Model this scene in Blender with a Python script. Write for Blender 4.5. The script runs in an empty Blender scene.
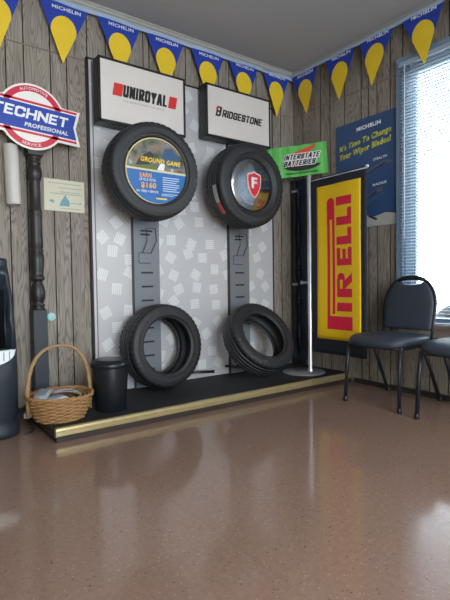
import bpy, bmesh, math, random
from mathutils import Vector, Matrix, Euler
PI = math.pi
random.seed(7)
SC = bpy.context.scene
COL = SC.collection

# ------------------------------------------------------------------ camera
F_PX, YAW, PITCH, ROLL = 468.53, -0.63386, -0.03628, -0.01447
cam_d = bpy.data.cameras.new('camera'); cam = bpy.data.objects.new('camera', cam_d); COL.objects.link(cam)
cam_d.sensor_fit = 'HORIZONTAL'; cam_d.sensor_width = 36; cam_d.lens = 36 * F_PX / 450
cam_d.clip_start = 0.05; cam_d.clip_end = 400
fw = Vector((-math.sin(YAW) * math.cos(PITCH), math.cos(YAW) * math.cos(PITCH), math.sin(PITCH)))
rt = Vector((math.cos(YAW), math.sin(YAW), 0)); up = rt.cross(fw)
r2 = rt * math.cos(ROLL) + up * math.sin(ROLL); u2 = -rt * math.sin(ROLL) + up * math.cos(ROLL)
m = Matrix(((r2.x, u2.x, -fw.x), (r2.y, u2.y, -fw.y), (r2.z, u2.z, -fw.z))).to_4x4()
m.translation = (-2.9686, -2.9929, 0.7891)
cam.matrix_world = m
SC.camera = cam

# ------------------------------------------------------------------ light
SC.view_settings.view_transform = 'Standard'; SC.view_settings.look = 'None'
SC.view_settings.gamma = 1; SC.view_settings.use_curve_mapping = False
SC.view_settings.exposure = 1.08
SC.cycles.use_denoising = True
SC.cycles.max_bounces = 8; SC.cycles.diffuse_bounces = 5
SC.cycles.sample_clamp_indirect = 6
W = bpy.data.worlds.new('overcast_sky'); SC.world = W; W.use_nodes = True
bg = W.node_tree.nodes['Background']; bg.inputs[0].default_value = (0.80, 0.92, 1.0, 1); bg.inputs[1].default_value = 6.6

def area(name, loc, rot, sx, sy, power, color, portal=False):
    l = bpy.data.lights.new(name, 'AREA'); l.shape = 'RECTANGLE'; l.size = sx; l.size_y = sy
    l.energy = power; l.color = color
    if portal: l.cycles.is_portal = True
    o = bpy.data.objects.new(name, l); COL.objects.link(o); o.location = loc; o.rotation_euler = rot
    return o
# daylight enters by the side window and the shop front behind the camera
area('window_portal', (0.16, -1.86, 1.38), (0, PI / 2, 0), 1.8, 1.5, 1, (1, 1, 1), True)
area('shopfront_portal', (-2.6, -6.64, 1.35), (PI / 2, 0, 0), 3.2, 2.1, 1, (1, 1, 1), True)
# fluorescent ceiling fixtures over the rest of the room
LAMP = 24
for lx, ly in ((-3.3, -4.6), (-1.3, -4.6)):
    area('fluorescent_light', (lx, ly, 2.555), (0, 0, 0), 1.1, 0.5, LAMP, (1.0, 0.95, 0.90))

# ------------------------------------------------------------------ materials
def lin(c):
    return tuple((x / 12.92 if x <= 0.04045 else ((x + 0.055) / 1.055) ** 2.4) for x in c)
def rgb(r, g, b): return lin((r / 255, g / 255, b / 255)) + (1,)
MATS = {}
def mat(name, col, rough=0.6, metal=0.0, var=0.08, scale=14, bump=0.0, coat=0.0, bscale=None, trans=0.0, spec=None):
    if name in MATS: return MATS[name]
    M = bpy.data.materials.new(name); M.use_nodes = True; nt = M.node_tree
    P = nt.nodes['Principled BSDF']
    P.inputs['Roughness'].default_value = rough; P.inputs['Metallic'].default_value = metal
    P.inputs['Coat Weight'].default_value = coat; P.inputs['Coat Roughness'].default_value = 0.15
    if spec is not None: P.inputs['Specular IOR Level'].default_value = spec
    if trans: P.inputs['Transmission Weight'].default_value = trans
    tc = nt.nodes.new('ShaderNodeTexCoord'); n = nt.nodes.new('ShaderNodeTexNoise')
    n.inputs['Scale'].default_value = scale; n.inputs['Detail'].default_value = 4
    nt.links.new(tc.outputs['Object'], n.inputs['Vector'])
    mx = nt.nodes.new('ShaderNodeMix'); mx.data_type = 'RGBA'
    a = tuple(max(0, c * (1 - var)) for c in col[:3]) + (1,); b = tuple(min(1, c * (1 + var)) for c in col[:3]) + (1,)
    mx.inputs[6].default_value = a; mx.inputs[7].default_value = b
    nt.links.new(n.outputs['Fac'], mx.inputs[0]); nt.links.new(mx.outputs[2], P.inputs['Base Color'])
    if bump:
        n2 = nt.nodes.new('ShaderNodeTexNoise'); n2.inputs['Scale'].default_value = bscale or scale * 8; n2.inputs['Detail'].default_value = 3
        nt.links.new(tc.outputs['Object'], n2.inputs['Vector'])
        bp = nt.nodes.new('ShaderNodeBump'); bp.inputs['Strength'].default_value = bump; bp.inputs['Distance'].default_value = 0.004
        nt.links.new(n2.outputs['Fac'], bp.inputs['Height']); nt.links.new(bp.outputs[0], P.inputs['Normal'])
    MATS[name] = M
    return M

def wood_panel_mat(name, axis):
    """weathered grey-brown printed panelling; the 'plank' attribute shifts the grain on each plank"""
    M = bpy.data.materials.new(name); M.use_nodes = True; nt = M.node_tree; N = nt.nodes; L = nt.links
    P = N['Principled BSDF']; P.inputs['Roughness'].default_value = 0.55; P.inputs['Specular IOR Level'].default_value = 0.3
    tc = N.new('ShaderNodeTexCoord'); at = N.new('ShaderNodeAttribute'); at.attribute_name = 'plank'
    sep = N.new('ShaderNodeSeparateXYZ'); L.new(tc.outputs['Object'], sep.inputs[0])
    au = N.new('ShaderNodeMath'); au.operation = 'ADD'; L.new(sep.outputs[axis], au.inputs[0]); L.new(at.outputs['Fac'], au.inputs[1])
    zz = N.new('ShaderNodeMath'); zz.operation = 'MULTIPLY_ADD'; L.new(at.outputs['Fac'], zz.inputs[0]); zz.inputs[1].default_value = 3.7; L.new(sep.outputs[2], zz.inputs[2])
    comb = N.new('ShaderNodeCombineXYZ'); L.new(au.outputs[0], comb.inputs[0]); L.new(zz.outputs[0], comb.inputs[2])
    def mapped(sx, sz):
        mp = N.new('ShaderNodeMapping'); mp.inputs['Scale'].default_value = (sx, 1, sz); L.new(comb.outputs[0], mp.inputs[0]); return mp
    # cathedral grain: rings of a strongly stretched noise field
    n1 = N.new('ShaderNodeTexNoise'); n1.inputs['Scale'].default_value = 1; n1.inputs['Detail'].default_value = 2.0; L.new(mapped(8.5, .9).outputs[0], n1.inputs['Vector'])
    mul = N.new('ShaderNodeMath'); mul.operation = 'MULTIPLY'; mul.inputs[1].default_value = 30; L.new(n1.outputs['Fac'], mul.inputs[0])
    fr = N.new('ShaderNodeMath'); fr.operation = 'PINGPONG'; fr.inputs[1].default_value = 0.5; L.new(mul.outputs[0], fr.inputs[0])
    r1 = N.new('ShaderNodeValToRGB'); r1.color_ramp.elements[0].position = 0.02; r1.color_ramp.elements[1].position = 0.30
    L.new(fr.outputs[0], r1.inputs[0])
    n2 = N.new('ShaderNodeTexNoise'); n2.inputs['Scale'].default_value = 1; n2.inputs['Detail'].default_value = 5; L.new(mapped(150, 5).outputs[0], n2.inputs['Vector'])
    n3 = N.new('ShaderNodeTexNoise'); n3.inputs['Scale'].default_value = 1; n3.inputs['Detail'].default_value = 3; L.new(mapped(9, 2).outputs[0], n3.inputs['Vector'])
    c1 = N.new('ShaderNodeMix'); c1.data_type = 'RGBA'; c1.inputs[6].default_value = WOOD_D; c1.inputs[7].default_value = WOOD_L
    f1 = N.new('ShaderNodeMath'); f1.operation = 'MULTIPLY_ADD'; f1.inputs[1].default_value = 0.40; L.new(r1.outputs[0], f1.inputs[0])
    f2 = N.new('ShaderNodeMath'); f2.operation = 'MULTIPLY'; f2.inputs[1].default_value = 0.85; L.new(n2.outputs['Fac'], f2.inputs[0]); L.new(f2.outputs[0], f1.inputs[2])
    L.new(f1.outputs[0], c1.inputs[0])
    c2 = N.new('ShaderNodeMix'); c2.data_type = 'RGBA'; c2.blend_type = 'MULTIPLY'; c2.inputs[0].default_value = 0.55
    r3 = N.new('ShaderNodeValToRGB'); r3.color_ramp.elements[0].position = 0.3; r3.color_ramp.elements[1].position = 0.7
    r3.color_ramp.elements[0].color = (.55, .5, .45, 1); r3.color_ramp.elements[1].color = (1, 1, 1, 1)
    L.new(n3.outputs['Fac'], r3.inputs[0]); L.new(c1.outputs[2], c2.inputs[6]); L.new(r3.outputs[0], c2.inputs[7]); L.new(c2.outputs[2], P.inputs['Base Color'])
    bp = N.new('ShaderNodeBump'); bp.inputs['Strength'].default_value = 0.25; bp.inputs['Distance'].default_value = 0.002; L.new(f1.outputs[0], bp.inputs['Height']); L.new(bp.outputs[0], P.inputs['Normal'])
    return M
WOOD_D = rgb(66, 58, 51); WOOD_L = rgb(168, 158, 146)
WALLB = wood_panel_mat('wood_panelling_back', 0); WALLR = wood_panel_mat('wood_panelling_side', 1)

def floor_mat():
    M = bpy.data.materials.new('polished_speckled_tile'); M.use_nodes = True; nt = M.node_tree; N = nt.nodes; L = nt.links
    P = N['Principled BSDF']; P.inputs['Roughness'].default_value = 0.13; P.inputs['Specular IOR Level'].default_value = 0.6
    tc = N.new('ShaderNodeTexCoord')
    n = N.new('ShaderNodeTexNoise'); n.inputs['Scale'].default_value = 60; n.inputs['Detail'].default_value = 6; L.new(tc.outputs['Object'], n.inputs['Vector'])
    base = N.new('ShaderNodeMix'); base.data_type = 'RGBA'; base.inputs[6].default_value = rgb(130, 105, 92); base.inputs[7].default_value = rgb(153, 127, 113); L.new(n.outputs['Fac'], base.inputs[0])
    def specks(scale, thr, col, prev, rnd):
        v = N.new('ShaderNodeTexVoronoi'); v.inputs['Scale'].default_value = scale; L.new(tc.outputs['Object'], v.inputs['Vector'])
        lt = N.new('ShaderNodeMath'); lt.operation = 'LESS_THAN'; lt.inputs[1].default_value = thr; L.new(v.outputs['Distance'], lt.inputs[0])
        sp = N.new('ShaderNodeSeparateColor'); L.new(v.outputs['Color'], sp.inputs[0])
        g = N.new('ShaderNodeMath'); g.operation = 'GREATER_THAN'; g.inputs[1].default_value = rnd; L.new(sp.outputs[0], g.inputs[0])
        k = N.new('ShaderNodeMath'); k.operation = 'MULTIPLY'; L.new(lt.outputs[0], k.inputs[0]); L.new(g.outputs[0], k.inputs[1])
        mx = N.new('ShaderNodeMix'); mx.data_type = 'RGBA'; L.new(k.outputs[0], mx.inputs[0]); L.new(prev, mx.inputs[6]); mx.inputs[7].default_value = col
        return mx.outputs[2]
    o = specks(110, 0.26, rgb(168, 146, 134), base.outputs[2], 0.84)
    o = specks(95, 0.24, rgb(100, 78, 70), o, 0.9)
    o = specks(40, 0.13, rgb(80, 60, 54), o, 0.95)
    br = N.new('ShaderNodeTexBrick'); br.offset = 0; br.inputs['Scale'].default_value = 1; br.inputs['Brick Width'].default_value = 0.305; br.inputs['Row Height'].default_value = 0.305
    br.inputs['Mortar Size'].default_value = 0.0009; br.inputs['Mortar Smooth'].default_value = 0.2
    br.inputs['Color1'].default_value = (1, 1, 1, 1); br.inputs['Color2'].default_value = (.96, .96, .96, 1); br.inputs['Mortar'].default_value = (.78, .76, .74, 1)
    L.new(tc.outputs['Object'], br.inputs['Vector'])
    mm = N.new('ShaderNodeMix'); mm.data_type = 'RGBA'; mm.blend_type = 'MULTIPLY'; mm.inputs[0].default_value = 1; L.new(o, mm.inputs[6]); L.new(br.outputs['Color'], mm.inputs[7])
    L.new(mm.outputs[2], P.inputs['Base Color'])
    n2 = N.new('ShaderNodeTexNoise'); n2.inputs['Scale'].default_value = 7; n2.inputs['Detail'].default_value = 3; L.new(tc.outputs['Object'], n2.inputs['Vector'])
    bp = N.new('ShaderNodeBump'); bp.inputs['Strength'].default_value = 0.10; bp.inputs['Distance'].default_value = 0.005; L.new(n2.outputs['Fac'], bp.inputs['Height']); L.new(bp.outputs[0], P.inputs['Normal'])
    rr = N.new('ShaderNodeMapRange'); rr.inputs[3].default_value = 0.07; rr.inputs[4].default_value = 0.14; L.new(n2.outputs['Fac'], rr.inputs[0]); L.new(rr.outputs[0], P.inputs['Roughness'])
    return M

RUBBER = mat('tyre_rubber', rgb(36, 37, 40), 0.55, var=0.12, scale=30, bump=0.15)
BLACKP = mat('black_plastic', rgb(24, 28, 34), 0.35, var=0.1)
BLACKF = mat('black_frame', rgb(26, 26, 28), 0.4)
SIGNW = mat('sign_white', rgb(214, 206, 200), 0.45, var=0.02, scale=3)
INK = mat('black_ink', rgb(20, 20, 22), 0.5)
REDI = mat('red_ink', rgb(205, 44, 40), 0.5)
GREYI = mat('grey_ink', rgb(150, 150, 150), 0.6)
WHITEI = mat('white_ink', rgb(232, 232, 232), 0.5, var=0.02)
YEL = mat('yellow_vinyl', rgb(238, 196, 30), 0.45, var=0.05, scale=6)
BLUEV = mat('blue_vinyl', rgb(28, 56, 150), 0.5, var=0.06)
CHROME = mat('brushed_chrome', rgb(226, 228, 234), 0.32, 0.85, var=0.04, scale=40)
STEEL = mat('grey_rail_paint', rgb(122, 126, 132), 0.45, 0.2, var=0.05)

# ------------------------------------------------------------------ mesh helpers
class MB:
    def __init__(s): s.v = []; s.f = []; s.mi = []; s.cur = 0; s.sm = []; s.smooth = False
    def m(s, i): s.cur = i; return s
    def add(s, vs, fs):
        n = len(s.v); s.v += [tuple(v) for v in vs]
        for f in fs: s.f.append([n + i for i in f]); s.mi.append(s.cur); s.sm.append(s.smooth)
    def box(s, x0, x1, y0, y1, z0, z1, M=None):
        vs = [Vector((x, y, z)) for x in (x0, x1) for y in (y0, y1) for z in (z0, z1)]
        if M is not None: vs = [M @ v for v in vs]
        s.add(vs, [(0, 1, 3, 2), (4, 6, 7, 5), (0, 4, 5, 1), (2, 3, 7, 6), (0, 2, 6, 4), (1, 5, 7, 3)]); return s
    def art(s, pts, h0, h1):
        """outline in wall coordinates (u right, v up), from h0 to h1 in front of the wall"""
        n = len(pts)
        vs = [(u, -h0, v) for u, v in pts] + [(u, -h1, v) for u, v in pts]
        fs = [tuple(range(n)), tuple(range(2 * n - 1, n - 1, -1))] + [(i, (i + 1) % n, (i + 1) % n + n, i + n) for i in range(n)]
        s.add(vs, fs); return s
    def rings(s, rings, closed=True, cap=True):
        n = len(rings[0]); vs = [p for r in rings for p in r]; fs = []
        for k in range(len(rings) - 1):
            for i in range(n if closed else n - 1):
                j = (i + 1) % n; fs.append((k * n + i, k * n + j, (k + 1) * n + j, (k + 1) * n + i))
        if cap: fs.append(tuple(range(n))[::-1]); fs.append(tuple((len(rings) - 1) * n + i for i in range(n)))
        s.add(vs, fs); return s
    def lathe(s, prof, c=(0, 0, 0), axis='z', seg=32, cap=True, a0=0, a1=2 * PI):
        full = abs(a1 - a0 - 2 * PI) < 1e-6; rs = []
        for r, h in prof:
            ring = []
            for i in range(seg + (0 if full else 1)):
                a = a0 + (a1 - a0) * i / seg
                if axis == 'z': ring.append((c[0] + r * math.cos(a), c[1] + r * math.sin(a), c[2] + h))
                elif axis == 'y': ring.append((c[0] + r * math.cos(a), c[1] + h, c[2] + r * math.sin(a)))
                else: ring.append((c[0] + h, c[1] + r * math.cos(a), c[2] + r * math.sin(a)))
            rs.append(ring)
        return s.rings(rs, full, cap and full)
    def tube(s, pts, r, seg=8, closed=False):
        pts = [Vector(p) for p in pts]; n = len(pts); rs = []; prev = None
        for i, p in enumerate(pts):
            if closed: t = pts[(i + 1) % n] - pts[i - 1]
            else: t = pts[min(i + 1, n - 1)] - pts[max(i - 1, 0)]
            t.normalize()
            if prev is None:
                ref = Vector((0, 0, 1)) if abs(t.z) < 0.9 else Vector((1, 0, 0)); a = t.cross(ref).normalized()
            else: a = (prev - t * prev.dot(t)).normalized()
            prev = a; b = t.cross(a); rr = r[i] if isinstance(r, (list, tuple)) else r
            rs.append([p + a * rr * math.cos(2 * PI * k / seg) + b * rr * math.sin(2 * PI * k / seg) for k in range(seg)])
        if closed:
            rs.append(rs[0]); return s.rings(rs, True, False)
        return s.rings(rs)
    def build(s, name, mats, parent=None, bevel=0.0, loc=None, subsurf=0):
        me = bpy.data.meshes.new(name); me.from_pydata(s.v, [], s.f)
        if not isinstance(mats, (list, tuple)): mats = [mats]
        for mm in mats: me.materials.append(mm)
        for p, i, sm in zip(me.polygons, s.mi, s.sm): p.material_index = i; p.use_smooth = sm
        bm = bmesh.new(); bm.from_mesh(me); bmesh.ops.recalc_face_normals(bm, faces=bm.faces); bm.to_mesh(me); bm.free()
        o = bpy.data.objects.new(name, me); COL.objects.link(o)
        if parent is not None: o.parent = parent
        if loc: o.location = loc
        if bevel:
            b = o.modifiers.new('bevel', 'BEVEL'); b.width = bevel; b.segments = 2; b.limit_method = 'ANGLE'; b.angle_limit = 0.7
        if subsurf:
            b = o.modifiers.new('subsurf', 'SUBSURF'); b.levels = subsurf; b.render_levels = subsurf
        return o
def S(): b = MB(); b.smooth = True; return b

def tag(o, label=None, cat=None, group=None, kind=None):
    if label: o['label'] = label
    if cat: o['category'] = cat
    if group: o['group'] = group
    if kind: o['kind'] = kind
    return o
def thing(name, label, cat, loc=(0, 0, 0), rot=(0, 0, 0), group=None):
    o = bpy.data.objects.new(name, None); COL.objects.link(o); o.location = loc; o.rotation_euler = rot
    o.empty_display_size = 0.1
    return tag(o, label, cat, group)
SIDE = (0, 0, -PI / 2)      # things on the window wall: local x runs along the wall, local -y faces the room

def text_me(body, w, h, bold=0.0, shear=0.0):
    c = bpy.data.curves.new('t', 'FONT'); c.body = body; c.size = 1; c.offset = bold; c.shear = shear; c.resolution_u = 3; c.space_character = 1 + bold * 2.2
    c.align_x = 'LEFT'
    o = bpy.data.objects.new('t', c); COL.objects.link(o); bpy.context.view_layer.update()
    me = bpy.data.meshes.new_from_object(o.evaluated_get(bpy.context.evaluated_depsgraph_get()))
    bpy.data.objects.remove(o); bpy.data.curves.remove(c)
    xs = [v.co.x for v in me.vertices]; ys = [v.co.y for v in me.vertices]
    x0, x1, y0, y1 = min(xs), max(xs), min(ys), max(ys)
    return me, (x0, x1, y0, y1)
def text(body, u, v, w, h, mt, parent, hh=0.002, bold=0.02, shear=0.0, rot=0.0, arc=None, name='lettering', depth=0.0006):
    """text centred on (u, v) in a w x h box on the wall plane; arc=(cu, cv, radius, upside) bends it round a centre"""
    me, (x0, x1, y0, y1) = text_me(body, w, h, bold, shear)
    for vv in me.vertices:
        a = ((vv.co.x - x0) / (x1 - x0) - 0.5) * w; b = ((vv.co.y - y0) / (y1 - y0) - 0.5) * h
        if arc:
            cu, cv, R, under = arc
            if under: th = -PI / 2 + a / R; rr = R - b
            else: th = PI / 2 - a / R; rr = R + b
            U, V = cu + rr * math.cos(th), cv + rr * math.sin(th)
        else:
            U = u + a * math.cos(rot) - b * math.sin(rot); V = v + a * math.sin(rot) + b * math.cos(rot)
        vv.co = (U, -hh, V)
    bm = bmesh.new(); bm.from_mesh(me)
    bmesh.ops.remove_doubles(bm, verts=bm.verts, dist=1e-6)
    for f in bm.faces:
        if f.normal.y > 0: f.normal_flip()
    r = bmesh.ops.extrude_face_region(bm, geom=list(bm.faces))
    bmesh.ops.translate(bm, verts=[g for g in r['geom'] if isinstance(g, bmesh.types.BMVert)], vec=(0, -depth, 0))
    bm.to_mesh(me); bm.free()
    me.materials.clear(); me.materials.append(mt)
    o = bpy.data.objects.new(name, me); COL.objects.link(o); o.parent = parent
    return o
# heavy block capitals drawn as thick strokes: unit cell, x 0..1 and y 0..1 mark stroke centre lines
GLYPH = {
 'A': (1, [[(0, 0), (.38, 1), (.62, 1), (1, 0)], [(.18, .32), (.82, .32)]]),
 'B': (.95, [[(0, 0), (0, 1), (.8, 1), (1, .86), (1, .66), (.8, .52), (0, .52)], [(.8, .52), (1, .36), (1, .14), (.8, 0), (0, 0)]]),
 'C': (.95, [[(1, .76), (1, .88), (.8, 1), (.2, 1), (0, .86), (0, .14), (.2, 0), (.8, 0), (1, .12), (1, .26)]]),
 'D': (.95, [[(0, 0), (0, 1), (.72, 1), (1, .82), (1, .18), (.72, 0), (0, 0)]]),
 'E': (.8, [[(1, 1), (0, 1), (0, 0), (1, 0)], [(0, .5), (.85, .5)]]),
 'G': (.95, [[(1, .76), (1, .88), (.8, 1), (.2, 1), (0, .86), (0, .14), (.2, 0), (.8, 0), (1, .14), (1, .46), (.55, .46)]]),
 'H': (.95, [[(0, 0), (0, 1)], [(1, 0), (1, 1)], [(0, .5), (1, .5)]]),
 'I': (.0, [[(0, 0), (0, 1)]]),
 'L': (.75, [[(0, 1), (0, 0), (1, 0)]]),
 'N': (1, [[(0, 0), (0, 1), (1, 0), (1, 1)]]),
 'O': (1, [[(.2, 0), (0, .15), (0, .85), (.2, 1), (.8, 1), (1, .85), (1, .15), (.8, 0), (.2, 0)]]),
 'R': (.95, [[(0, 0), (0, 1), (.8, 1), (1, .86), (1, .62), (.8, .48), (0, .48)], [(.5, .48), (1, 0)]]),
 'S': (.9, [[(1, .78), (1, .88), (.8, 1), (.2, 1), (0, .86), (0, .66), (.2, .53), (.8, .47), (1, .34), (1, .14), (.8, 0), (.2, 0), (0, .12), (0, .22)]]),
 'T': (.9, [[(0, 1), (1, 1)], [(.5, 1), (.5, 0)]]),
 'U': (.95, [[(0, 1), (0, .15), (.2, 0), (.8, 0), (1, .15), (1, 1)]]),
 'Y': (1, [[(0, 1), (.5, .5), (1, 1)], [(.5, .5), (.5, 0)]]),
}
def block(body, u, v, w, h, tx, ty, mt, parent, hh, shear=0.0, gap=.35, grow=0.0, depth=.0006, name='lettering'):
    """block lettering w x h centred on (u, v); tx, ty: stroke widths of uprights and bars"""
    wd = [GLYPH[c][0] for c in body]; n = len(body)
    cell = (w - n * tx - (n - 1) * gap * tx) / sum(wd); x = u - w / 2 + tx / 2; b = MB()
    for c, k in zip(body, wd):
        for line in GLYPH[c][1]:
            P_ = [(x + p[0] * k * cell, v - h / 2 + ty / 2 + p[1] * (h - ty)) for p in line]
            for (x0, y0), (x1, y1) in zip(P_, P_[1:]):
                dx, dy = x1 - x0, y1 - y0; L_ = math.hypot(dx, dy); 
                if L_ < 1e-6: continue
                ax, ay = abs(dx) / L_, abs(dy) / L_; t2 = (tx * ay + ty * ax) / 2 + grow; nx, ny = -dy / L_ * t2, dx / L_ * t2
                e = t2 * .92 if (ax > .99 or ay > .99) else t2 * .5
                ex, ey = dx / L_ * e, dy / L_ * e
                q = [(x0 - ex - nx, y0 - ey - ny), (x1 + ex - nx, y1 + ey - ny), (x1 + ex + nx, y1 + ey + ny), (x0 - ex + nx, y0 - ey + ny)]
                lo_, hi_ = v - h / 2 - grow, v + h / 2 + grow
                q = [(a, max(lo_, min(hi_, c_))) for a, c_ in q]
                kk = .00003 * (len(b.f) // 6 % 9); b.art([(a + shear * (c_ - v), c_) for a, c_ in q], hh - .0002 - kk, hh + depth + kk)
        x += k * cell + tx * (1 + gap)
    return b.build(name, mt, parent)
def circ(cu, cv, r, n=40, a0=0, a1=2 * PI, ry=None):
    full = abs(a1 - a0 - 2 * PI) < 1e-6
    return [(cu + r * math.cos(a0 + (a1 - a0) * i / n), cv + (ry or r) * math.sin(a0 + (a1 - a0) * i / n)) for i in range(n if full else n + 1)]
def rect(u0, u1, v0, v1): return [(u0, v0), (u1, v0), (u1, v1), (u0, v1)]
def band(cu, cv, r0, r1, a0, a1, n=24):
    return circ(cu, cv, r1, n, a0, a1) + circ(cu, cv, r0, n, a0, a1)[::-1]

# ------------------------------------------------------------------ room shell
H = 2.6; XL, YF = -4.7, -6.6
b = MB(); b.box(XL - .1, 0.15, YF - .1, 0.1, -0.05, 0); tag(b.build('floor', floor_mat()), kind='structure')
CEIL = mat('textured_ceiling', rgb(178, 178, 180), 0.9, var=0.05, scale=60, bump=0.7, bscale=90)
b = MB(); b.box(XL - .1, 0.15, YF - .1, 0.1, H, H + .05); tag(b.build('ceiling', CEIL), kind='structure')

GROOVE = mat('dark_groove', rgb(34, 29, 25), 0.8)
def plank_wall(name, axis, cuts, lo, hi, z0, z1, material, holes=None):
    """panelling with real V-cut grooves; axis 0: wall at y=0 along x, axis 1: wall at x=0 along y"""
    me_v, me_f, mi, at = [], [], [], []
    g = 0.0035
    def P(t, d, z): return (t, d, z) if axis == 0 else (d, t, z)
    def quad(a, bb, c, dd, m_, val):
        n = len(me_v); me_v.extend([a, bb, c, dd]); me_f.append((n, n + 1, n + 2, n + 3)); mi.append(m_); at.extend([val] * 4)
    edges = [lo] + sorted(cuts) + [hi]
    for i in range(len(edges) - 1):
        a, c = edges[i] + (g if i else 0), edges[i + 1] - (g if i < len(edges) - 2 else 0)
        val = random.random() * 20
        spans = [(a, c, z0, z1)]
        if holes:
            ha, hc, hz0, hz1 = holes
            spans = []
            if a < ha: spans.append((a, min(c, ha), z0, z1))
            if c > hc: spans.append((max(a, hc), c, z0, z1))
            if a < hc and c > ha:
                s0, s1 = max(a, ha), min(c, hc); spans += [(s0, s1, z0, hz0), (s0, s1, hz1, z1)]
        for s0, s1, q0, q1 in spans: quad(P(s0, 0, q0), P(s1, 0, q0), P(s1, 0, q1), P(s0, 0, q1), 0, val)
        if i < len(edges) - 2:
            e = edges[i + 1]; zz = [(z0, z1)]
            if holes and holes[0] < e < holes[1]: zz = [(z0, holes[2]), (holes[3], z1)]
            for q0, q1 in zz:
                quad(P(e - g, 0, q0), P(e, 0.004, q0), P(e, 0.004, q1), P(e - g, 0, q1), 1, 0)
                quad(P(e, 0.004, q0), P(e + g, 0, q0), P(e + g, 0, q1), P(e, 0.004, q1), 1, 0)
    # backing slab so the wall has real thickness
    hs = [(lo, hi, z0, z1)] if not holes else [(lo, holes[0], z0, z1), (holes[1], hi, z0, z1), (holes[0], holes[1], z0, holes[2]), (holes[0], holes[1], holes[3], z1)]
    for s0, s1, q0, q1 in hs:
        n = len(me_v)
        me_v.extend([P(t, d, z) for t in (s0, s1) for d in (0.006, 0.1) for z in (q0, q1)]); at.extend([0] * 8)
        for f in [(0, 1, 3, 2), (4, 6, 7, 5), (0, 4, 5, 1), (2, 3, 7, 6), (0, 2, 6, 4), (1, 5, 7, 3)]: me_f.append(tuple(n + k for k in f)); mi.append(0)
    me = bpy.data.meshes.new(name); me.from_pydata(me_v, [], me_f); me.materials.append(material); me.materials.append(GROOVE)
    for p, k in zip(me.polygons, mi): p.material_index = k
    a = me.attributes.new('plank', 'FLOAT', 'POINT'); a.data.foreach_set('value', at)
    o = bpy.data.objects.new(name, me); COL.objects.link(o); tag(o, kind='structure'); return o
def cuts(lo, hi, known):
    out = list(known); k0, k1 = min(known), max(known); seq = [0.10, 0.20, 0.13, 0.16, 0.10, 0.24, 0.12]; i = 0
    t = k0
    while t - seq[i % 7] > lo + .05: t -= seq[i % 7]; out.append(t); i += 1
    t = k1
    while t + seq[i % 7] < hi - .05: t += seq[i % 7]; out.append(t); i += 1
    return out
plank_wall('wall_back', 0, cuts(XL, 0, [-2.235, -2.08, -1.98, -1.845, -1.72, -1.58, -1.445, -1.40, -1.2, -1.1, -0.98, -0.8, -0.7, -0.55, -0.42, -0.15]), XL, 0, 0, H, WALLB)
WIN = (-2.62, -1.085, 0.49, 2.275)
plank_wall('wall_right', 1, cuts(YF, 0, [-0.975, -0.865, -0.79, -0.725, -0.57, -0.42, -0.32, -0.12]), YF, 0, 0, H, WALLR, WIN)
PLAIN = mat('painted_wall', rgb(170, 160, 148), 0.8)
b = MB(); b.box(XL - .1, XL, YF - .1, 0.1, 0, H); tag(b.build('wall_left', PLAIN), kind='structure')
b = MB(); sx0, sx1, sz0, sz1 = -4.2, -1.0, 0.3, 2.4
b.box(XL, sx0, YF - .1, YF, 0, H).box(sx1, 0, YF - .1, YF, 0, H).box(sx0, sx1, YF - .1, YF, 0, sz0).box(sx0, sx1, YF - .1, YF, sz1, H)
tag(b.build('wall_front', PLAIN), kind='structure')
b = MB()
for x in (sx0, (sx0 + sx1) / 2 - .03, sx1 - .06): b.box(x, x + .06, YF - .07, YF - .01, sz0, sz1)
b.box(sx0, sx1, YF - .07, YF - .01, sz0, sz0 + .06).box(sx0, sx1, YF - .07, YF - .01, sz1 - .06, sz1)
tag(b.build('window_2', mat('aluminium', rgb(170, 172, 175), 0.4, 0.8)), kind='structure')

TRIM = mat('pale_trim', rgb(168, 166, 160), 0.5)
def crown(name, wall):
    prof = [(0, 2.562), (0.006, 2.562), (0.009, 2.572), (0.016, 2.576), (0.018, 2.590), (0.026, 2.594), (0.028, H), (0, H)]
    b = MB()
    if wall == 'back': rs = [[(x, -d, z) for d, z in prof] for x in (XL, -0.002)]
    else: rs = [[(-d, y, z) for d, z in prof] for y in (YF, -0.002)]
    b.rings(rs); tag(b.build(name, TRIM), kind='structure')
crown('trim_1', 'back'); crown('trim_2', 'side')
SEAM = mat('pale_seam', rgb(122, 110, 96), 0.7)
b = MB(); b.box(XL, -0.003, -0.003, 0, 2.226, 2.234); tag(b.build('trim_3', SEAM), kind='structure')
b = MB(); b.box(-0.003, 0, -1.03, -0.003, 2.226, 2.234); tag(b.build('trim_4', SEAM), kind='structure')
BASE = mat('dark_baseboard', rgb(52, 46, 42), 0.5)
b = MB(); b.box(XL, -2.29, -0.012, 0, 0, 0.055); tag(b.build('baseboard_back', BASE), kind='structure')
b = MB(); b.box(-0.012, 0, YF, -0.66, 0, 0.035).box(-0.018, 0, YF, -0.66, 0, 0.012); tag(b.build('baseboard_right', [BASE]), kind='structure')

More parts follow.
